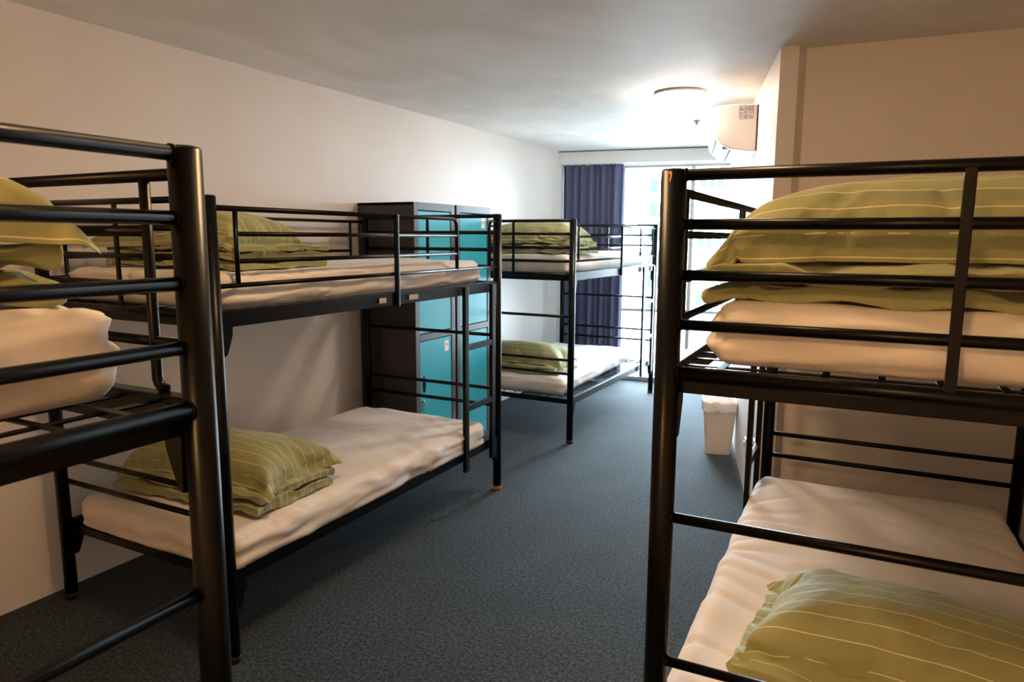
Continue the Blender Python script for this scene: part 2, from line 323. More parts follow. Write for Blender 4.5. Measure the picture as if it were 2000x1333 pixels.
# ------------------------------------------------------------------ bunk beds
BH=1.70; BW=.995; BL=2.042; PR=.0255
def make_bed(name, loc, rz, sx, label, ladder_far=True, ladder_on_origin=True, tan=False, plates=False, chip=False, lean=0.0, group='black metal bunk beds'):
    """origin = post 0 at local (0,0); the bed spreads to x = sx*BW and y = +BL"""
    root=tag(empty(name, loc, rz), label, 'bunk bed', group)
    corners={(0,0):(0,0),(1,0):(sx*BW,0),(0,1):(0,BL),(1,1):(sx*BW,BL)}
    for (i,j),(x,y) in corners.items():
        b=MB(); tx=0
        if (i,j)==(0,0): tx=lean
        b.tube([(x-tx,y,.012),(x+tx,y,BH-.004)], PR, 28); b.build('post', M_BLACK, root)
        b=MB(); b.lathe([(PR*.93,0),(PR*.96,.0022),(PR*.80,.0045),(PR*.4,.004),(.001,.0035)], (x+tx,y,BH-.004), 24); b.build('post_cap', M_CAP, root)
        b=MB(); b.lathe([(PR*.9,0),(PR*1.04,.004),(PR*1.04,.022),(PR*.98,.03)], (x-tx,y,0), 24)
        f=b.build('foot', M_TAN if (tan and (i,j)==(0,1)) else M_CAP, root)
        if tan and (i,j)==(0,1): f['label']='tan rubber foot'
    # end panels
    for j in (0,1):
        y=j*BL
        for k,(z,r) in enumerate(((1.688,.0118),(1.591,.011),(1.490,.011),(1.389,.011),(1.288,.0155),(.975,.011),(.644,.011),(.539,.011))):
            x0=0
            if j==0: x0 = lean*(2*z/BH-1)
            b=MB(); b.tube([(x0,y,z),(sx*BW,y,z)], r, 16)
            for xx,sg in ((x0+sx*PR*.86,1),(sx*(BW-PR*.86),-1)):            # weld beads
                b.tube([(xx,y,z),(xx+sx*sg*.004,y,z)], r*1.22, 14)
            b.build('end_rail', M_BLACK, root)
        b=MB(); b.box((sx*BW/2+.004-.0095,y-.006-.005,1.29),(sx*BW/2+.004+.0095,y-.001,1.688), None, .002); b.build('end_bar', M_BLACK, root)
    # mattress bases
    for (z0,z1,nm) in ((1.245,1.305,'upper_base'),(.30,.355,'lower_base')):
        for xx in (0,1):
            xc=sx*(BW*xx) + (sx*.004 if xx==0 else -sx*.004)
            b=MB(); b.box((xc-.014,PR*.8,z0),(xc+.014,BL-PR*.8,z1), None, .003); b.build(nm+'_rail', M_BLACK, root)
        for yy in (.036,BL-.036):
            b=MB(); b.box((min(.012*sx,sx*(BW-.012)),yy-.013,z0-.003),(max(.012*sx,sx*(BW-.012)),yy+.013,z1-.022), None, .002); b.build(nm+'_cross_rail', M_BLACK, root)
        b=MB(); zt=z1-.010
        for k in range(1,10):
            x=sx*BW*k/10; b.box((x-.007,.03,zt-.003),(x+.007,BL-.03,zt))
        for k in range(1,22):
            y=BL*k/22; b.box((min(0,sx*BW),y-.009,zt-.006),(max(0,sx*BW),y+.009,zt-.003))
        m_=b.build('wire_base', M_BLACK, root); m_['kind']='stuff'
        for (i,j),(x,y) in corners.items():                                    # hook brackets
            s=1 if j==0 else -1; xo = x+(sx*.004 if i==0 else -sx*.004)
            b=MB(); yb=y+s*PR*.8
            prof=[(0,z1-.012),(s*.040,z1-.012),(s*.046,z1-.03),(s*.040,z0-.03),(s*.016,z0-.095),(s*.004,z0-.10)]
            q=[Vector((xo-.018,yb+p[0],p[1])) for p in prof]+[Vector((xo+.018,yb+p[0],p[1])) for p in prof]
            n=len(prof); b.add(q,[tuple(range(n)),tuple(reversed(range(n,2*n)))]+[(i_,(i_+1)%n,n+(i_+1)%n,n+i_) for i_ in range(n)])
            b.build('bracket', M_BLACK, root, fix=True)
    # long guard rails
    R1=.0098; R2=.0088
    for side in (0,1):
        xo=sx*BW*side; lad=(side==0)==ladder_on_origin
        gz=(1.659,1.571,1.475,1.390)
        if lad:
            pts=[(xo,PR*.5,gz[0])]+[tuple(p) for p in arc((xo,1.585,gz[0]),(0,-1,0),(0,0,-1),.045)]+[(xo,1.585,gz[3])]
            b=MB(); b.tube(pts,R1,16); b.build('guard_rail', M_BLACK, root)
            for z in gz[1:3]:
                b=MB(); b.tube([(xo,.11,z),(xo,1.585,z)],R2,14); b.build('guard_rail', M_BLACK, root)
            b=MB(); b.tube([(xo,0,gz[3]),(xo,BL,gz[3])],R2,14); b.build('guard_rail', M_BLACK, root)
            pts=[(xo,BL-PR*.5,gz[0]-.004)]+[tuple(p) for p in arc((xo,1.945,gz[0]-.004),(0,1,0),(0,0,-1),.035)]+[(xo,1.945,gz[3])]
            b=MB(); b.tube(pts,R2,14); b.build('guard_bend', M_BLACK, root)
            b=MB(); b.tube([(xo,.11,gz[0]),(xo,.11,gz[3])],R2,14); b.build('guard_upright', M_BLACK, root)
            s=sx if side==1 else -sx
            b=MB(); b.box((xo+s*.018-.010,1.015,1.238),(xo+s*.018+.010,1.033,1.668),None,.004)
            b.build('guard_upright', M_BLACK, root)
            # ladder
            xl=xo+s*.030
            for yl in (1.622,1.925):
                b=MB(); b.box((xl-.011,yl-.019,.245),(xl+.011,yl+.019,1.295),None,.003); b.build('ladder_post', M_BLACK, root)
            for z in (.955,.61):
                b=MB(); b.box((xl-.010,1.64,z-.016),(xl+.010,1.907,z+.016),None,.003); b.build('ladder_rung', M_BLACK, root)
        else:
            b=MB(); b.tube([(xo,0,gz[0]),(xo,BL,gz[0])],R1,16); b.build('guard_rail', M_BLACK, root)
            for y0 in (.10,1.90):
                e=-1 if y0<1 else 1
                b=MB(); b.tube([(xo,y0,gz[0]-.004)]+[tuple(p) for p in arc((xo,y0,1.310),(0,0,1),(0,e,0),.02)],R2,14); b.build('guard_upright', M_BLACK, root)
            for z in gz[1:3]:
                b=MB(); b.tube([(xo,.10,z),(xo,1.90,z)],R2,14); b.build('guard_rail', M_BLACK, root)
            b=MB(); b.tube([(xo,0,gz[3]),(xo,BL,gz[3])],R2,14); b.build('guard_rail', M_BLACK, root)
            b=MB(); b.tube([(xo,1.02,gz[0]),(xo,1.02,1.30)],R2,14); b.build('guard_upright', M_BLACK, root)
    if plates:
        for y0,y1 in ((.885,.935),(1.115,1.19)):
            b=MB(); b.box((.0185,y0,1.262),(.0200,y1,1.286),None,.0006); p=b.build('sticker_plate', M_PLATE, root); p['label']='beige printed sticker plate'
    if chip:
        b=MB(); pr=PR+.0006
        shp=[(-.30,1.0),(-.10,1.15),(.02,1.0),(.03,.55),(-.05,.30),(-.07,0),(-.16,.02),(-.14,.42),(-.06,.62),(-.12,.86),(-.28,.80)]
        vs=[]
        a0=math.radians(-88)
        for dx,t in shp:
            a=a0+dx*.9; z=1.674+t*.018; tx=lean*(2*z/BH-1)
            vs.append((tx+pr*math.cos(a), pr*math.sin(a), z))
        n=len(vs); vi=[(v[0]*.985,v[1]*.985,v[2]) for v in vs]
        b.add(vs+vi,[tuple(range(n)),tuple(reversed(range(n,2*n)))]+[(i_,(i_+1)%n,n+(i_+1)%n,n+i_) for i_ in range(n)])
        c=b.build('paint_chip', M_CHIP, root, fix=True); c['label']='bare metal paint chip at the post top'
    return root
P1=(-.961,.757); P2=(-2.016,1.669); P3=(-2.000,4.845); PRr=(-.372,1.424)
bed1=make_bed('bunk_bed', (*P1,0), math.radians(90), -1, 'black metal bunk bed cut off by the left edge, set across the room', ladder_on_origin=False)
bed2=make_bed('bunk_bed', (*P2,0), 0, -1, 'black metal bunk bed with sticker plates on its upper rail, before the teal lockers', tan=True, plates=True)
bed3=make_bed('bunk_bed', (*P3,0), math.radians(-1.0), -1, 'farthest black metal bunk bed, beside the navy curtain and the window')
bedR=make_bed('bunk_bed', (*PRr,0), math.radians(.93), 1, 'black metal bunk bed at the right edge with a chipped post top', chip=True)

# ------------------------------------------------------------------ mattresses
def ridged(p, s): return 1-abs(noise.noise(p*s))*2
def mattress(name, sx, sy, sz, seed, loc, rz, label, step=.02, tilt=(0,0), amp=1.0, sag=0.0, samp=1.0):
    nx=max(8,int(sx/step)); ny=max(8,int(sy/step)); nz=max(6,int(sz/(step*.6))); r=.042; rc=.055
    hx,hy,hz=sx/2,sy/2,sz/2; vid={}; vs=[]; fs=[]
    def vert(i,j,k):
        key=(i,j,k)
        if key in vid: return vid[key]
        x=-hx+sx*i/nx; y=-hy+sy*j/ny; z=-hz+sz*k/nz
        # rounded corners in plan
        ix=max(-hx+rc,min(hx-rc,x)); iy=max(-hy+rc,min(hy-rc,y)); dx,dy=x-ix,y-iy; l=math.hypot(dx,dy)
        if l>rc and dx and dy:
            x,y=ix+dx/l*rc, iy+dy/l*rc
        jx=max(-hx+r,min(hx-r,x)); jy=max(-hy+r,min(hy-r,y)); jz=max(-hz+r,min(hz-r,z))
        dv=Vector((x-jx,y-jy,z-jz)); n=dv.normalized() if dv.length>1e-6 else Vector((0,0,1))
        if dv.length>r: dv=n*r
        p=Vector((jx,jy,jz))+dv
        # outward bulge of the sides
        side=max(abs(n.x),abs(n.y)); zz=z/hz
        out=Vector((n.x,n.y,0))
        p+=out*.008*(1-zz*zz)
        q=Vector((x,y,z))+Vector((seed*3.7,seed*1.3,0))
        # wrinkles: long pulls across the top towards corners, drapes on sides
        if k==nz or n.z>.3:
            cxn=(x/hx); cyn=(y/hy); e=max(abs(cxn),abs(cyn))
            a=.55*(1 if cxn*cyn>0 else -1)
            u=x*math.cos(a)-y*math.sin(a); v=x*math.sin(a)+y*math.cos(a)
            wv=noise.noise(Vector((u*2.2+seed, v*13, seed)))*.0038*(e**2+.15)
            wv+=noise.noise(Vector((x*2.1, y*9+seed*5, 3.1)))*.0022
            wv+=noise.noise(Vector((x*4, y*4, seed*2.1)))*.006
            wv-=max(0,ridged(Vector((u*1.3, v*7, seed*4.)),1)-.80)*.030*(.25+e**2)
            p.z+=wv*amp
        if side>.5:
            s_=x if abs(n.y)>abs(n.x) else y
            dr=noise.noise(Vector((s_*3.2+z*7, z*13-s_*2.0, seed*2.)))*.015
            dr+=noise.noise(Vector((s_*9+z*11, z*20, seed)))*.004
            dr+=(ridged(Vector((s_*3.4+z*10, z*16-s_*3, seed+2.2)),1)-.5)*.012
            ud=s_*.80+z*.6*(1 if noise.noise(Vector((s_*.9,seed*3,0)))>0 else -1); vd=-s_*.55+z*.84
            mk=max(0,noise.noise(Vector((s_*1.7,seed*9,2)))+.25)*(.5-.5*zz+.15)
            dr+=(ridged(Vector((ud*2.6, vd*24, seed*6)),1)-.4)*.012*mk
            hem=max(0,-zz-.1)
            dr+=math.sin(s_*170+noise.noise(Vector((s_*6,seed,0)))*5)*.0016*hem
            # gathered corners
            cprox=max(0,1-math.hypot(hx-abs(x),hy-abs(y))/.16)
            dr+=math.sin(z*150+seed+3*noise.noise(Vector((z*30,s_*9,seed))))*.0042*cprox
            p+=out*dr*samp
        if sag: p.z -= sag*(abs(x/hx)**2)*.0 + sag*max(0,(y/hy))**2
        vid[key]=len(vs); vs.append(p); return vid[key]
    for i in range(nx):
        for j in range(ny):
            fs.append((vert(i,j,nz),vert(i+1,j,nz),vert(i+1,j+1,nz),vert(i,j+1,nz)))
            if i%2==0 and j%2==0 or True: fs.append((vert(i,j,0),vert(i,j+1,0),vert(i+1,j+1,0),vert(i+1,j,0)))
    for k in range(nz):
        for i in range(nx):
            fs.append((vert(i,0,k),vert(i+1,0,k),vert(i+1,0,k+1),vert(i,0,k+1))); fs.append((vert(i,ny,k),vert(i,ny,k+1),vert(i+1,ny,k+1),vert(i+1,ny,k)))
        for j in range(ny):
            fs.append((vert(0,j,k),vert(0,j,k+1),vert(0,j+1,k+1),vert(0,j+1,k))); fs.append((vert(nx,j,k),vert(nx,j+1,k),vert(nx,j+1,k+1),vert(nx,j,k+1)))
    b=MB(); b.add(vs,fs,True); o=b.build(name, M_SHEET)
    o.location=(loc[0],loc[1],loc[2]+hz); o.rotation_euler=(tilt[0],tilt[1],rz)
    return tag(o, label, 'mattress', 'mattresses in white fitted sheets')
ZU=1.300; ZL=.350
mattress('mattress', .90,1.84,.135,1.0, (-2.500,P2[1]+.05+.93,ZU),0,'white sheeted mattress on the upper bunk of the bed with sticker plates', .018)
mattress('mattress', .91,1.86,.150,2.0, (-2.455,P2[1]+.005+.93,ZL-.018),0,'white sheeted mattress on the lower bunk just in front of the lockers', .018, amp=1.2)
mattress('mattress', .90,1.84,.135,3.0, (-2.485,P3[1]+.06+.92,ZU),math.radians(-1),'white sheeted mattress on the upper bunk beside the navy curtain', .026)
mattress('mattress', .84,1.80,.130,4.0, (-2.52,P3[1]+.05+.90,ZL),math.radians(1.0),'white sheeted mattress on the lower bunk beside the navy curtain', .026)
mattress('mattress', .90,1.84,.135,5.0, (PRr[0]+.063+.45,PRr[1]+.055+.92,ZU),math.radians(.9),'mattress in a fitted sheet on the upper bunk at the right edge', .015, amp=.9)
mattress('mattress', .94,1.86,.150,6.0, (PRr[0]-.03+.47,PRr[1]+.04+.93,ZL-.01),math.radians(.9),'white sheeted mattress on the lower bunk at the right edge', .015, amp=1.4, samp=.5)
mattress('mattress', .90,1.84,.150,7.0, (P1[0]-.11-.92,P1[1]-.045-.455,ZU),math.radians(90),'mattress in a fitted sheet on the upper bunk at the left edge', .015, amp=1.1)

# ------------------------------------------------------------------ bedding: cloth-simulated pillow, folded duvet
def sim_pillow(seed, LX=.76, LY=.50, FL=.045, frames=34, slab=(.76,.50), press=2.2, step=.0125, mass=.02, shrink=0.0, bend=.25, rough=.004, z0=.012, wall=0):
    nx=int(round(LX/step)); ny=int(round(LY/step)); nf=int(round(FL/step))
    x0=-LX/2; y0=-LY/2; vs=[]; ids={}; uv=[]
    def V(i,j,layer):
        inner = (nf<i<nx-nf and nf<j<ny-nf) or wall>0
        key=(i,j,layer if inner else 0)
        if key in ids: return ids[key]
        x=x0+LX*i/nx; y=y0+LY*j/ny; z=0
        if inner: z=(wall/2 if wall else z0)*layer+ rough*noise.noise(Vector((x*9+seed*3,y*9,layer+seed)))
        # round the corners of the seam slightly
        ids[key]=len(vs); vs.append((x,y,z+.10)); uv.append((x+layer*0, y)); return ids[key]
    fs=[]; pressv=set()
    for i in range(nx):
        for j in range(ny):
            inn = nf<=i<nx-nf and nf<=j<ny-nf
            if inn:
                fs.append((V(i,j,1),V(i+1,j,1),V(i+1,j+1,1),V(i,j+1,1)))
                fs.append((V(i,j,-1),V(i,j+1,-1),V(i+1,j+1,-1),V(i+1,j,-1)))
            else:
                fs.append((V(i,j,0),V(i+1,j,0),V(i+1,j+1,0),V(i,j+1,0)))
    if wall:
        loopv=[(i,0) for i in range(nx)]+[(nx,j) for j in range(ny)]+[(i,ny) for i in range(nx,0,-1)]+[(0,j) for j in range(ny,0,-1)]
        n=len(loopv); mid=[]
        for (i,j) in loopv:
            ids[(i,j,'m')]=len(vs); mid.append(len(vs)); x=x0+LX*i/nx; y=y0+LY*j/ny; vs.append((x*1.012,y*1.012,.10)); uv.append((x,y))
        for k in range(n):
            a=loopv[k]; c=loopv[(k+1)%n]
            fs.append((mid[k],mid[(k+1)%n],V(*c,1),V(*a,1))); fs.append((V(*a,-1),V(*c,-1),mid[(k+1)%n],mid[k]))
    me=bpy.data.meshes.new('pillow_rest'); me.from_pydata(vs,[],fs); me.update()
    ul=me.uv_layers.new(name='UVMap')
    for lp in me.loops: ul.data[lp.index].uv=uv[lp.vertex_index]
    o=bpy.data.objects.new('pillow_sim', me); C.objects.link(o)
    vg=o.vertex_groups.new(name='press')
    for (i,j,l),k in ids.items():
        if nf<=i<=nx-nf and nf<=j<=ny-nf: vg.add([k],1.0,'REPLACE')
    vp=o.vertex_groups.new(name='shrink')
    # collider: rounded slab
    bm=bmesh.new(); bmesh.ops.create_cube(bm, size=1.0)
    for v in bm.verts: v.co=Vector((v.co.x*slab[0], v.co.y*slab[1], v.co.z*.12))
    bmesh.ops.bevel(bm, geom=bm.edges[:], offset=.045, segments=5, affect='EDGES', profile=.5)
    cme=bpy.data.meshes.new('slab'); bm.to_mesh(cme); bm.free(); col=bpy.data.objects.new('slab', cme); C.objects.link(col); col.location=(0,0,-.06)
    col.modifiers.new('c','COLLISION'); col.collision.thickness_outer=.004; col.collision.cloth_friction=20
    cl=o.modifiers.new('cloth','CLOTH'); s=cl.settings
    s.quality=5; s.mass=mass; s.tension_stiffness=12; s.compression_stiffness=12; s.shear_stiffness=4; s.bending_stiffness=bend
    s.air_damping=2.5; s.use_pressure=True; s.uniform_pressure_force=press; s.vertex_group_pressure='press'; s.shrink_min=shrink; s.shrink_max=shrink
    cl.collision_settings.use_collision=True; cl.collision_settings.distance_min=.004; cl.collision_settings.use_self_collision=False
    cl.point_cache.frame_start=1; cl.point_cache.frame_end=frames
    scn.frame_start=1; scn.frame_end=frames
    for f in range(1,frames+1): scn.frame_set(f)
    dg=bpy.context.evaluated_depsgraph_get(); ev=o.evaluated_get(dg); out=bpy.data.meshes.new_from_object(ev, depsgraph=dg)
    bpy.data.objects.remove(o); bpy.data.objects.remove(col); scn.frame_set(1)
    out.name='pillow'; return out
import time; _t=time.time()
pil_a=sim_pillow(1.0, LX=.94, LY=.58, FL=.06, press=5, slab=(.82,.47), shrink=-.015, rough=.02)
pil_b=sim_pillow(2.3, LX=.94, LY=.58, FL=.06, press=3.5, slab=(.80,.45), shrink=-.03, rough=.03, bend=.08)
lay_a=sim_pillow(5.1, LX=.86, LY=.50, FL=0, press=.6, slab=(.92,.56), shrink=-.18, bend=.03, rough=.03, wall=.055, frames=26, mass=.01)
lay_b=sim_pillow(8.7, LX=.84, LY=.48, FL=0, press=.5, slab=(.92,.56), shrink=-.22, bend=.02, rough=.03, wall=.05, frames=26, mass=.01)
print('pillow sim', round(time.time()-_t,1), 's', [round(min(v.co[2] for v in m.vertices),3) for m in (pil_a,pil_b,lay_a,lay_b)], [round(max(v.co[2] for v in m.vertices),3) for m in (pil_a,pil_b,lay_a,lay_b)])
def finish_cloth(me, name, loc, rz, label, cat, group, scale=(1,1,1), tilt=(0,0), solid=.0022, sub=1, wr=None, droop=.05):
    me=me.copy(); me.name=name
    hx=max(abs(v.co.x) for v in me.vertices); hy=max(abs(v.co.y) for v in me.vertices)
    for v in me.vertices:
        c=v.co; e=((abs(c.x)/hx)**5+(abs(c.y)/hy)**5)**.2; q=max(0,(e-.5)/.5); v.co.z-=droop*q*q
    if wr:
        seed,amp=wr
        for v in me.vertices:
            c=v.co; v.co.z+=noise.noise(Vector((c.x*6+seed,c.y*6,seed)))*amp*max(0,min(1,c.z/.1))
    me.materials.clear(); me.materials.append(M_LINEN); me.polygons.foreach_set('use_smooth',[True]*len(me.polygons))
    o=bpy.data.objects.new(name, me); C.objects.link(o); o.location=loc; o.rotation_euler=(tilt[0],tilt[1],rz); o.scale=scale
    s=o.modifiers.new('thick','SOLIDIFY'); s.thickness=solid; s.offset=0
    if sub: m=o.modifiers.new('sub','SUBSURF'); m.levels=sub; m.render_levels=sub
    return tag(o, label, cat, group)

def duvet(seed, wx=.80, dy=.52, layers=3, th=.040, gap=.003, name='folded_duvet', tuck=.0, steps=110):
    """S-folded duvet: closed section in the y-z plane swept along x"""
    pitch=th+gap; cl=[]
    h0=th/2
    for L in range(layers):
        z=h0+L*pitch; ya,yb=(dy/2-th/2, -dy/2+th/2+ (.018*((L*7+int(seed*3))%3)))
        if L%2==1: ya,yb=yb,ya
        if L>0:
            ys=cl[-1][0]; sgn=-1 if ys<0 else 1
            for k in range(1,7):
                a=PI*k/7; cl.append((ys+sgn*math.sin(a)*pitch/2, z-pitch/2-math.cos(a)*pitch/2))
            ya=ys
        n=26
        for k in range(n+1): cl.append((ya+(yb-ya)*k/n, z))
    cl=[Vector((a,b_)) for a,b_ in cl]; n=len(cl)
    arcs=[0]
    for i in range(1,n): arcs.append(arcs[-1]+(cl[i]-cl[i-1]).length)
    nrm=[]
    for i in range(n):
        t=(cl[min(n-1,i+1)]-cl[max(0,i-1)]).normalized(); nrm.append(Vector((-t.y,t.x)))
    loop=[]   # (centre, offset dir, arc)
    for i in range(n): loop.append((cl[i],nrm[i],arcs[i],1))
    t=(cl[-1]-cl[-2]).normalized()
    for k in range(1,5):
        a=PI*k/5; loop.append((cl[-1], nrm[-1]*math.cos(a)+t*math.sin(a), arcs[-1]+.01*k,1))
    for i in reversed(range(n)): loop.append((cl[i],-nrm[i],arcs[i],-1))
    t=(cl[0]-cl[1]).normalized()
    for k in range(1,5):
        a=PI*k/5; loop.append((cl[0], -nrm[0]*math.cos(a)+t*math.sin(a), arcs[0]-.01*k,1))
    m=len(loop); vs=[]; fs=[]; uvs=[]
    tot=layers*pitch
    for s in range(steps+1):
        # end rounding
        u=s/steps; e=min(u,1-u)*steps; 
        taper=math.sin(min(1,(e+.6)/6)*PI/2)**.6
        for (c,o_,ar,sd) in loop:
            lay=c.y/tot
            xe=(wx/2)*(1+.10*noise.noise(Vector((lay*3.7+seed*2,seed,0)))+.05*noise.noise(Vector((c.x*5,lay*6,seed))))*(.96+.04*taper)
            x=-xe+2*xe*u
            q=Vector((x*3.0, ar*5.0, seed*7))
            puff=1+.45*noise.noise(q)+.22*noise.noise(q*2.6)
            r=th/2*puff*taper*.98
            p=Vector((x, c.x+o_.x*r, c.y+o_.y*r))
            wz=noise.noise(Vector((x*2.4, c.x*3, seed+lay)))*.012*lay
            wy=noise.noise(Vector((x*3.1, lay*4, seed*5)))*.020+noise.noise(Vector((x*9, lay*6, seed*5)))*.006
            wr=(ridged(Vector((x*7+ar*5, ar*4, seed*3)),1)-.5)*.008+noise.noise(Vector((x*22, ar*10, seed)))*.0035
            p.y+=wy*(1 if abs(c.x)>dy*.3 else .3); p.z+=wz; p.y+=o_.x*wr; p.z+=o_.y*wr
            p.z=max(p.z,.0006)
            vs.append(p); uvs.append((x,ar*1.0))
    for s in range(steps):
        for k in range(m):
            k2=(k+1)%m; fs.append((s*m+k,s*m+k2,(s+1)*m+k2,(s+1)*m+k))
    # caps as triangle fan strips between the two sides
    fs.append(tuple(range(m))[::-1]); fs.append(tuple(steps*m+k for k in range(m)))
    me=bpy.data.meshes.new(name); me.from_pydata([tuple(v) for v in vs],[],fs); me.update()
    ul=me.uv_layers.new(name='UVMap')
    for lp in me.loops: ul.data[lp.index].uv=uvs[lp.vertex_index]
    bm=bmesh.new(); bm.from_mesh(me); bmesh.ops.triangulate(bm, faces=[f for f in bm.faces if len(f.verts)>4]); bmesh.ops.recalc_face_normals(bm, faces=bm.faces[:]); bm.to_mesh(me); bm.free()
    me.polygons.foreach_set('use_smooth',[True]*len(me.polygons)); me.materials.append(M_LINEN)
    return me, tot
def stack_duvet(seed, wx, dy, layers, th, cross=False):
    rnd=random.Random(int(seed*17)); vs=[]; fs=[]; uv=[]; base=0.0; suv={}
    for m in (lay_a,lay_b):
        d={}; ul=m.uv_layers.active.data
        for lp in m.loops: d[lp.vertex_index]=tuple(ul[lp.index].uv)
        suv[m.name]=d
    for L in range(layers):
        src=(lay_a,lay_b)[(L+int(seed))%2]; co=[v.co for v in src.vertices]
        xs=[c.x for c in co]; ys=[c.y for c in co]; zs=sorted(c.z for c in co); zl=zs[len(zs)//200]; zh=zs[-len(zs)//50]
        fx=wx/(max(xs)-min(xs))*(1-.05*rnd.random()); fy=dy/(max(ys)-min(ys))*(1-.06*rnd.random()); fz=th*1.25/(zh-zl)
        mx=-1 if (L+int(seed*3))%2 else 1; my=-1 if rnd.random()<.5 else 1
        ox=(rnd.random()-.5)*.05; oy=(rnd.random()-.5)*.03; o=len(vs)
        uv+=[suv[src.name][k] for k in range(len(co))]
        for c in co:
            x=c.x*fx*mx; y=c.y*fy*my; e=max(abs(x)/(wx/2),abs(y)/(dy/2))
            z=base+(c.z-zl)*fz+.010*noise.noise(Vector((x*4+seed,y*4,L*3+seed)))*(1 if L else .3)
            z-=.010*L*max(0,e-.75)*4*.5
            vs.append((x+ox,y+oy,max(z,.0005+L*.004)))
        flip=(mx*my<0)
        for p in src.polygons:
            f=[o+i for i in p.vertices]; fs.append(tuple(reversed(f)) if flip else tuple(f))
        base+=th
    me=bpy.data.meshes.new('folded_duvet'); me.from_pydata(vs,[],fs); me.update(); ul=me.uv_layers.new(name='UVMap')
    for lp in me.loops:
        a,c=uv[lp.vertex_index]; v=me.vertices[lp.vertex_index].co; ul.data[lp.index].uv=((c,v.x) if cross else (a,c+.018))
    me.polygons.foreach_set('use_smooth',[True]*len(me.polygons)); me.materials.append(M_LINEN)
    return me, base
def stack(key, loc, rz, zt, where, wx, dy, seed, pm, psc=(1,1,1), poff=(0,0,0), prz=0, tilt=(0,0), layers=3, th=.036, cross=False, wr=None, droop=.045):
    me,tot=stack_duvet(seed, wx, dy, layers, th, cross)
    d=bpy.data.objects.new('folded_duvet', me); C.objects.link(d); d.location=(loc[0],loc[1],zt); d.rotation_euler=(0,0,rz)
    m=d.modifiers.new('sub','SUBSURF'); m.levels=1; m.render_levels=1
    tag(d, 'folded green duvet on the '+where, 'duvet', 'folded green duvets')
    c=Matrix.Rotation(rz,4,'Z')@Vector(poff)
    finish_cloth(pm,'pillow',(loc[0]+c.x,loc[1]+c.y,zt+tot+poff[2]), rz+prz, 'green striped pillow on the '+where, 'pillow', 'green striped pillows', scale=psc, tilt=tilt, wr=wr, droop=droop)
stack('Ru',(.105,1.735),math.radians(1),1.426,'upper bunk at the right edge',.90,.52,1.0,pil_a,(1.0,.96,.95),(.0,-.01,-.002),0,(0.0,0), layers=2, th=.045, droop=.012)
stack('Rl',(.175,1.84),math.radians(-4),.485,'lower bunk at the right edge',.84,.50,2.0,pil_b,(.98,.96,.95),(.02,.0,0),math.radians(-3),(0,0), layers=2, th=.035, droop=.03)
stack('2l',(-2.47,2.04),math.radians(3),.485,'lower bunk in front of the lockers',.84,.48,3.0,pil_a,(.98,.93,.85),(.02,.02,-.01),math.radians(2),(0,0), layers=2, th=.048, droop=.02)
stack('2u',(-2.50,2.10),math.radians(0),1.435,'upper bunk of the bed with sticker plates',.80,.54,4.0,pil_b,(.88,.88,.85),(-.03,-.06,-.005),math.radians(184),(0,0), layers=3, th=.036, cross=True, droop=.02)
stack('3u',(-2.45,P3[1]+.34),math.radians(0),1.435,'upper bunk beside the navy curtain',.86,.50,5.0,pil_b,(.98,.9,1.0),(.0,.0,-.01),math.radians(177),(0,0), layers=3, th=.040)
stack('3l',(-2.56,P3[1]+.34),math.radians(2),.480,'lower bunk beside the navy curtain',.78,.46,6.0,pil_a,(.9,.85,.85),(.0,.0,0),math.radians(5),(0,0), layers=2, th=.036, droop=.03)
stack('1u',(P1[0]-.40,P1[1]-.47),math.radians(90),1.450,'upper bunk at the left edge',.80,.50,7.0,pil_a,(.92,.98,.85),(.0,-.02,-.01),0,(0,0), layers=2, th=.058, droop=.02)

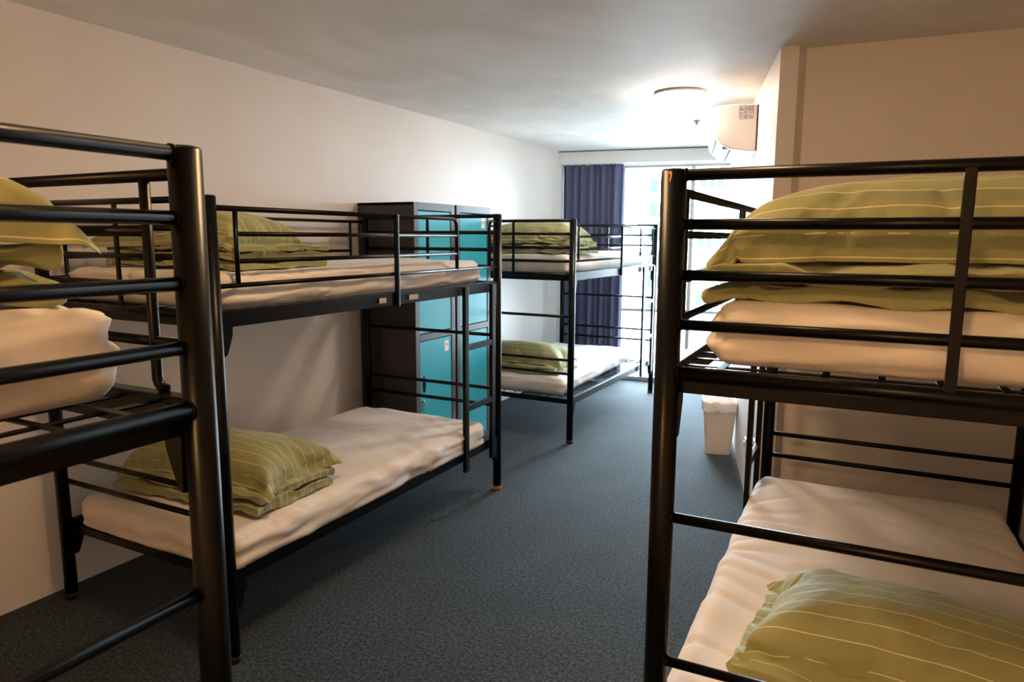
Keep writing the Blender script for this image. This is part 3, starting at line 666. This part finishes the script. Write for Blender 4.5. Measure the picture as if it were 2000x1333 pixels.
# ------------------------------------------------------------------ lockers
LX=-2.666
def locker(y0,y1,label,sticker_on,key):
    root=tag(empty('locker',(LX,(y0+y1)/2,0)),label,'locker','teal door lockers')
    w_=(y1-y0)/2; D=-WX*-1-0; depth=abs(WX-LX)-.006; H=1.787
    b=MB(); t=.02
    b.box((-depth,-w_,0),(0,-w_+t,H),None,.002); b.box((-depth,w_-t,0),(0,w_,H),None,.002); b.box((-depth,-w_,H-t),(0,w_,H),None,.002)
    b.box((-depth,-w_,.0),(-.02,w_,.05)); b.box((-depth,-w_+.01,0),(-depth+.01,w_-.01,H-.01)); b.build('body', M_LOCK, root)
    b=MB()
    for a in ((-.02,-w_+.001,.0),), : pass
    b.box((-.018,-w_+.002,.001),(.003,-w_+.048,H-.001),None,.002); b.box((-.018,w_-.048,.001),(.003,w_-.002,H-.001),None,.002)
    b.box((-.018,-w_+.04,H-.05),(.003,w_-.04,H-.001),None,.002); b.box((-.018,-w_+.04,.872),(.003,w_-.04,.915),None,.002); b.box((-.018,-w_+.04,.001),(.003,w_-.04,.035),None,.002)
    b.build('front_frame', M_LOCKF, root)
    for (z0,z1,nm) in ((.040,.866,'lower'),(.921,H-.056,'upper')):
        b=MB(); b.box((-.014,-w_+.054,z0),(-.001,w_-.054,z1),None,.003); d=b.build('door', M_TEAL, root)
        hy=-w_+.095; hz=.575 if nm=='lower' else 1.30
        b=MB(); pts=[]
        b.lathe([(.001,-.058),(.006,-.055),(.0125,-.03),(.015,0),(.0125,.03),(.006,.055),(.001,.058)],(0,0,0),16,Matrix.Translation((.001,hy,hz))@Matrix.Diagonal((.8,1,1,1)))
        b.build('handle', M_CAP, d)
        b=MB(); b.lathe([(.010,-.004),(.010,.010),(.007,.013),(.001,.013)],(0,0,0),14,Matrix.Translation((0,hy-.022,hz-.115))@Matrix.Rotation(PI/2,4,'Y')); b.build('lock', M_BRASS, d)
        if nm=='lower':
            b=MB(); b.box((.012,hy-.024,hz-.150),(.014,hy-.020,hz-.118)); b.box((.012,hy-.030,hz-.172),(.0145,hy-.012,hz-.150),None,.001); b.box((.0125,hy-.012,hz-.150),(.014,hy-.006,hz-.125)); b.build('key', M_BRASS, d)
        if nm==sticker_on:
            zz=z1-.055; yy=w_-.115
            b=MB(); b.box((-.001,yy-.025,zz-.045),(.0004,yy+.025,zz+.030)); s=b.build('door_label', M_STICK, d); s['label']='small white paper label with a red mark'
            b=MB(); b.lathe([(.009,0),(.009,.0006)],(0,0,0),16,Matrix.Translation((.0003,yy,zz))@Matrix.Rotation(PI/2,4,'Y')); b.build('label_mark', M_RED, root)
    return root
locker(3.778,4.272,'charcoal locker with teal doors, the one nearer the camera','lower','a')
locker(4.296,4.796,'charcoal locker with teal doors, the one behind, partly hidden by the ladder','upper','b')

# ------------------------------------------------------------------ curtain
def curtain():
    b=MB(); nx=240; nz=40; z0,z1=.03,2.36; vs=[]; fs=[]
    for k in range(nz+1):
        z=z0+(z1-z0)*k/nz; h=k/nz
        for i in range(nx+1):
            u=i/nx; ph=u*2*PI*8.5+1.1*math.sin(u*9)+.5*math.sin(u*23)
            amp=.046*(1-.3*h)*(1+.4*math.sin(u*31))
            x=.045+.645*u+.012*math.sin(ph*2)*(1-.4*h) + .012*(1-h)*math.sin(u*5); y=.085+amp*math.sin(ph+.3*math.sin(h*3+u*7))+.006*noise.noise(Vector((u*20,h*3,0)))
            vs.append(far_pt(x,y,z))
    for k in range(nz):
        for i in range(nx): a=k*(nx+1)+i; fs.append((a,a+1,a+nx+2,a+nx+1))
    b.add(vs,fs,True); o=b.build('curtain',M_CURT); s=o.modifiers.new('t','SOLIDIFY'); s.thickness=.002
    return tag(o,'navy blue curtain hanging in folds at the left of the far window','curtain')
curtain()
b=MB(); m_=Matrix((dF, nF, up)).transposed().to_4x4(); m_.translation=F0
b.box((.0,.105,2.325),(1.85,.16,2.35),m_,.003); tag(b.build('curtain_track',M_WHITE),'white curtain track under the far header','curtain track')

# ------------------------------------------------------------------ air conditioner on the right wall
AQ=A0+dA*1.017
ac=tag(empty('air_conditioner',(AQ.x,AQ.y,0),RB),'white wall mounted air conditioner under the ceiling at the far right wall','air conditioner')
# local: x = into the room negative, y = along the wall
prof=[(0,2.393),(-.13,2.398),(-.225,2.392),(-.262,2.380),(-.278,2.345),(-.282,2.30),(-.276,2.24),(-.255,2.19),(-.215,2.150),(-.160,2.125),(-.09,2.112),(0,2.105)]
LAC=.80
def prism(prof,y0,y1):
    n=len(prof); vs=[(p[0],y0,p[1]) for p in prof]+[(p[0],y1,p[1]) for p in prof]
    b=MB(); b.add(vs,[tuple(range(n)),tuple(reversed(range(n,2*n)))]); b.add(vs,[(i,(i+1)%n,n+(i+1)%n,n+i) for i in range(n)],False); return b
prism(prof,0,LAC).build('casing',M_WHITE,ac,fix=True)
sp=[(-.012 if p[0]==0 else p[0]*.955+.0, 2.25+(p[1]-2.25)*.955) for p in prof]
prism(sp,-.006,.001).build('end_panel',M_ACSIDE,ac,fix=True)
prism([(-.012,2.385),(0,2.392),(0,2.108),(-.012,2.115)],-.003,.0).build('wall_gap',M_GREYDARK,ac,fix=True)
for (x0_,z0_,x1_,z1_) in ((-.252,2.186,-.246,2.180),(-.205,2.143,-.199,2.139),(-.165,2.1265,-.155,2.122)):
    b=MB(); b.box((min(x0_,x1_),.05,z1_-.003),(max(x0_,x1_),LAC-.05,z0_+.001)); b.build('vent_gap',M_GREYDARK,ac)
b=MB(); b.box((-.212,.055,2.128),(-.172,LAC-.055,2.132),None,.001); b.build('louvre',M_WHITE,ac)
b=MB(); b.box((-.118,-.0075,2.305),(-.030,-.006,2.385)); b.build('printed_label',M_GREYPRINT,ac)

# ------------------------------------------------------------------ ceiling fittings
def lamp(loc, r, mat, label):
    root=tag(empty('ceiling_lamp',(loc[0],loc[1],CZ)),label,'lamp')
    b=MB(); b.lathe([(r*.93,-.001),(r*.985,-.004),(r,-.008),(r,-.014),(r*.99,-.017),(r*.97,-.017)],(0,0,0),64); b.build('lamp_base',M_WHITE,root)
    b=MB(); b.lathe([(r*.972,-.015),(r*.968,-.021),(r*.90,-.031),(r*.7,-.042),(r*.4,-.048),(.002,-.050)],(0,0,0),64); b.build('lamp_shade',mat,root)
lamp((-1.184,4.615),.165,M_LAMPF,'round lit ceiling lamp near the air conditioner')
lamp((-.95,1.6),.165,M_LAMPM,'round lit ceiling lamp above the aisle between the near bunks')
lamp((-.70,-1.45),.165,M_LAMPW,'round lit ceiling lamp behind the camera')
sp_=tag(empty('sprinkler',(-1.34,5.75,CZ)),'small white sprinkler head on the far ceiling','sprinkler')
b=MB(); b.lathe([(.030,0),(.028,-.006),(.012,-.010),(.010,-.028)],(0,0,0),24); b.build('rose',M_FRAME,sp_)
b=MB(); b.lathe([(.004,-.026),(.004,-.040),(.014,-.041),(.014,-.043),(.002,-.044)],(0,0,0),20); b.build('deflector',M_FRAME,sp_)

# ------------------------------------------------------------------ rubbish bin
bn=tag(empty('waste_bin',(-.962,5.205,0),math.radians(14)),'cream plastic waste bin with a white liner by the right wall','bin')
b=MB()
def frustum(b,w0,d0,w1,d1,z0,z1,r=.02,seg=5,inner=False):
    def ring(w_,d_,z):
        pts=[]
        for cx,cy,a0 in ((w_/2-r,d_/2-r,0),(-w_/2+r,d_/2-r,PI/2),(-w_/2+r,-d_/2+r,PI),(w_/2-r,-d_/2+r,1.5*PI)):
            for k in range(seg+1): a=a0+PI/2*k/seg; pts.append((cx+r*math.cos(a),cy+r*math.sin(a),z))
        return pts
    a=ring(w0,d0,z0); c=ring(w1,d1,z1); n=len(a); b.add(a+c,[(i,(i+1)%n,n+(i+1)%n,n+i) for i in range(n)],True); return n
frustum(b,.178,.225,.232,.285,.012,.375); frustum(b,.17,.22,.178,.225,0,.012); frustum(b,.224,.277,.172,.217,.375,.016); b.box((-.085,-.11,.001),(.085,.11,.014)); b.build('bin_body',M_BIN,bn)
b=MB()
def wavy(w_,d_,z,amp,n=72):
    out=[]
    for k in range(n):
        a=2*PI*k/n; c_,s_=math.cos(a),math.sin(a); m=max(abs(c_)/(w_/2),abs(s_)/(d_/2)); e=1/m
        rr=e*(1-.08*(abs(math.sin(2*a))**6)); nz=noise.noise(Vector((c_*3,s_*3,z*9)))
        out.append(((rr+amp*nz)*c_,(rr+amp*nz)*s_,z+amp*1.2*noise.noise(Vector((c_*4,s_*4,5)))))
    return out
rings=[wavy(.244,.298,.325,.014),wavy(.246,.300,.355,.008),wavy(.250,.304,.385,.008),wavy(.244,.298,.404,.012),wavy(.226,.280,.400,.010),wavy(.19,.24,.33,.02),wavy(.15,.2,.22,.02)]
n=72; vs=[p for r_ in rings for p in r_]; fs=[(i*n+k,i*n+(k+1)%n,(i+1)*n+(k+1)%n,(i+1)*n+k) for i in range(len(rings)-1) for k in range(n)]
fs.append(tuple((len(rings)-1)*n+k for k in range(n)))
b.add(vs,fs,True); b.build('bin_liner',M_LINER,bn)

# ------------------------------------------------------------------ sockets on the right wall
def socket(s,z,label,plug=False):
    q=A0+dA*s; root=tag(empty('power_socket',(q.x,q.y,z),RB),label,'socket')
    b=MB(); b.box((-.010,-.036,-.058),(0,.036,.058),None,.003); b.build('plate',M_WHITE,root)
    b=MB(); b.box((-.016,-.014,.012),(-.008,.014,.036),None,.002); b.build('switch',M_WHITE,root)
    if plug: b=MB(); b.box((-.045,-.018,-.045),(-.008,.018,.0),None,.006); b.build('plug',M_WHITE,root)
socket(.655,.29,'white power socket low on the right wall past the right bunk')
socket(.16,.42,'white power socket with a plug behind the right bed ladder',True)
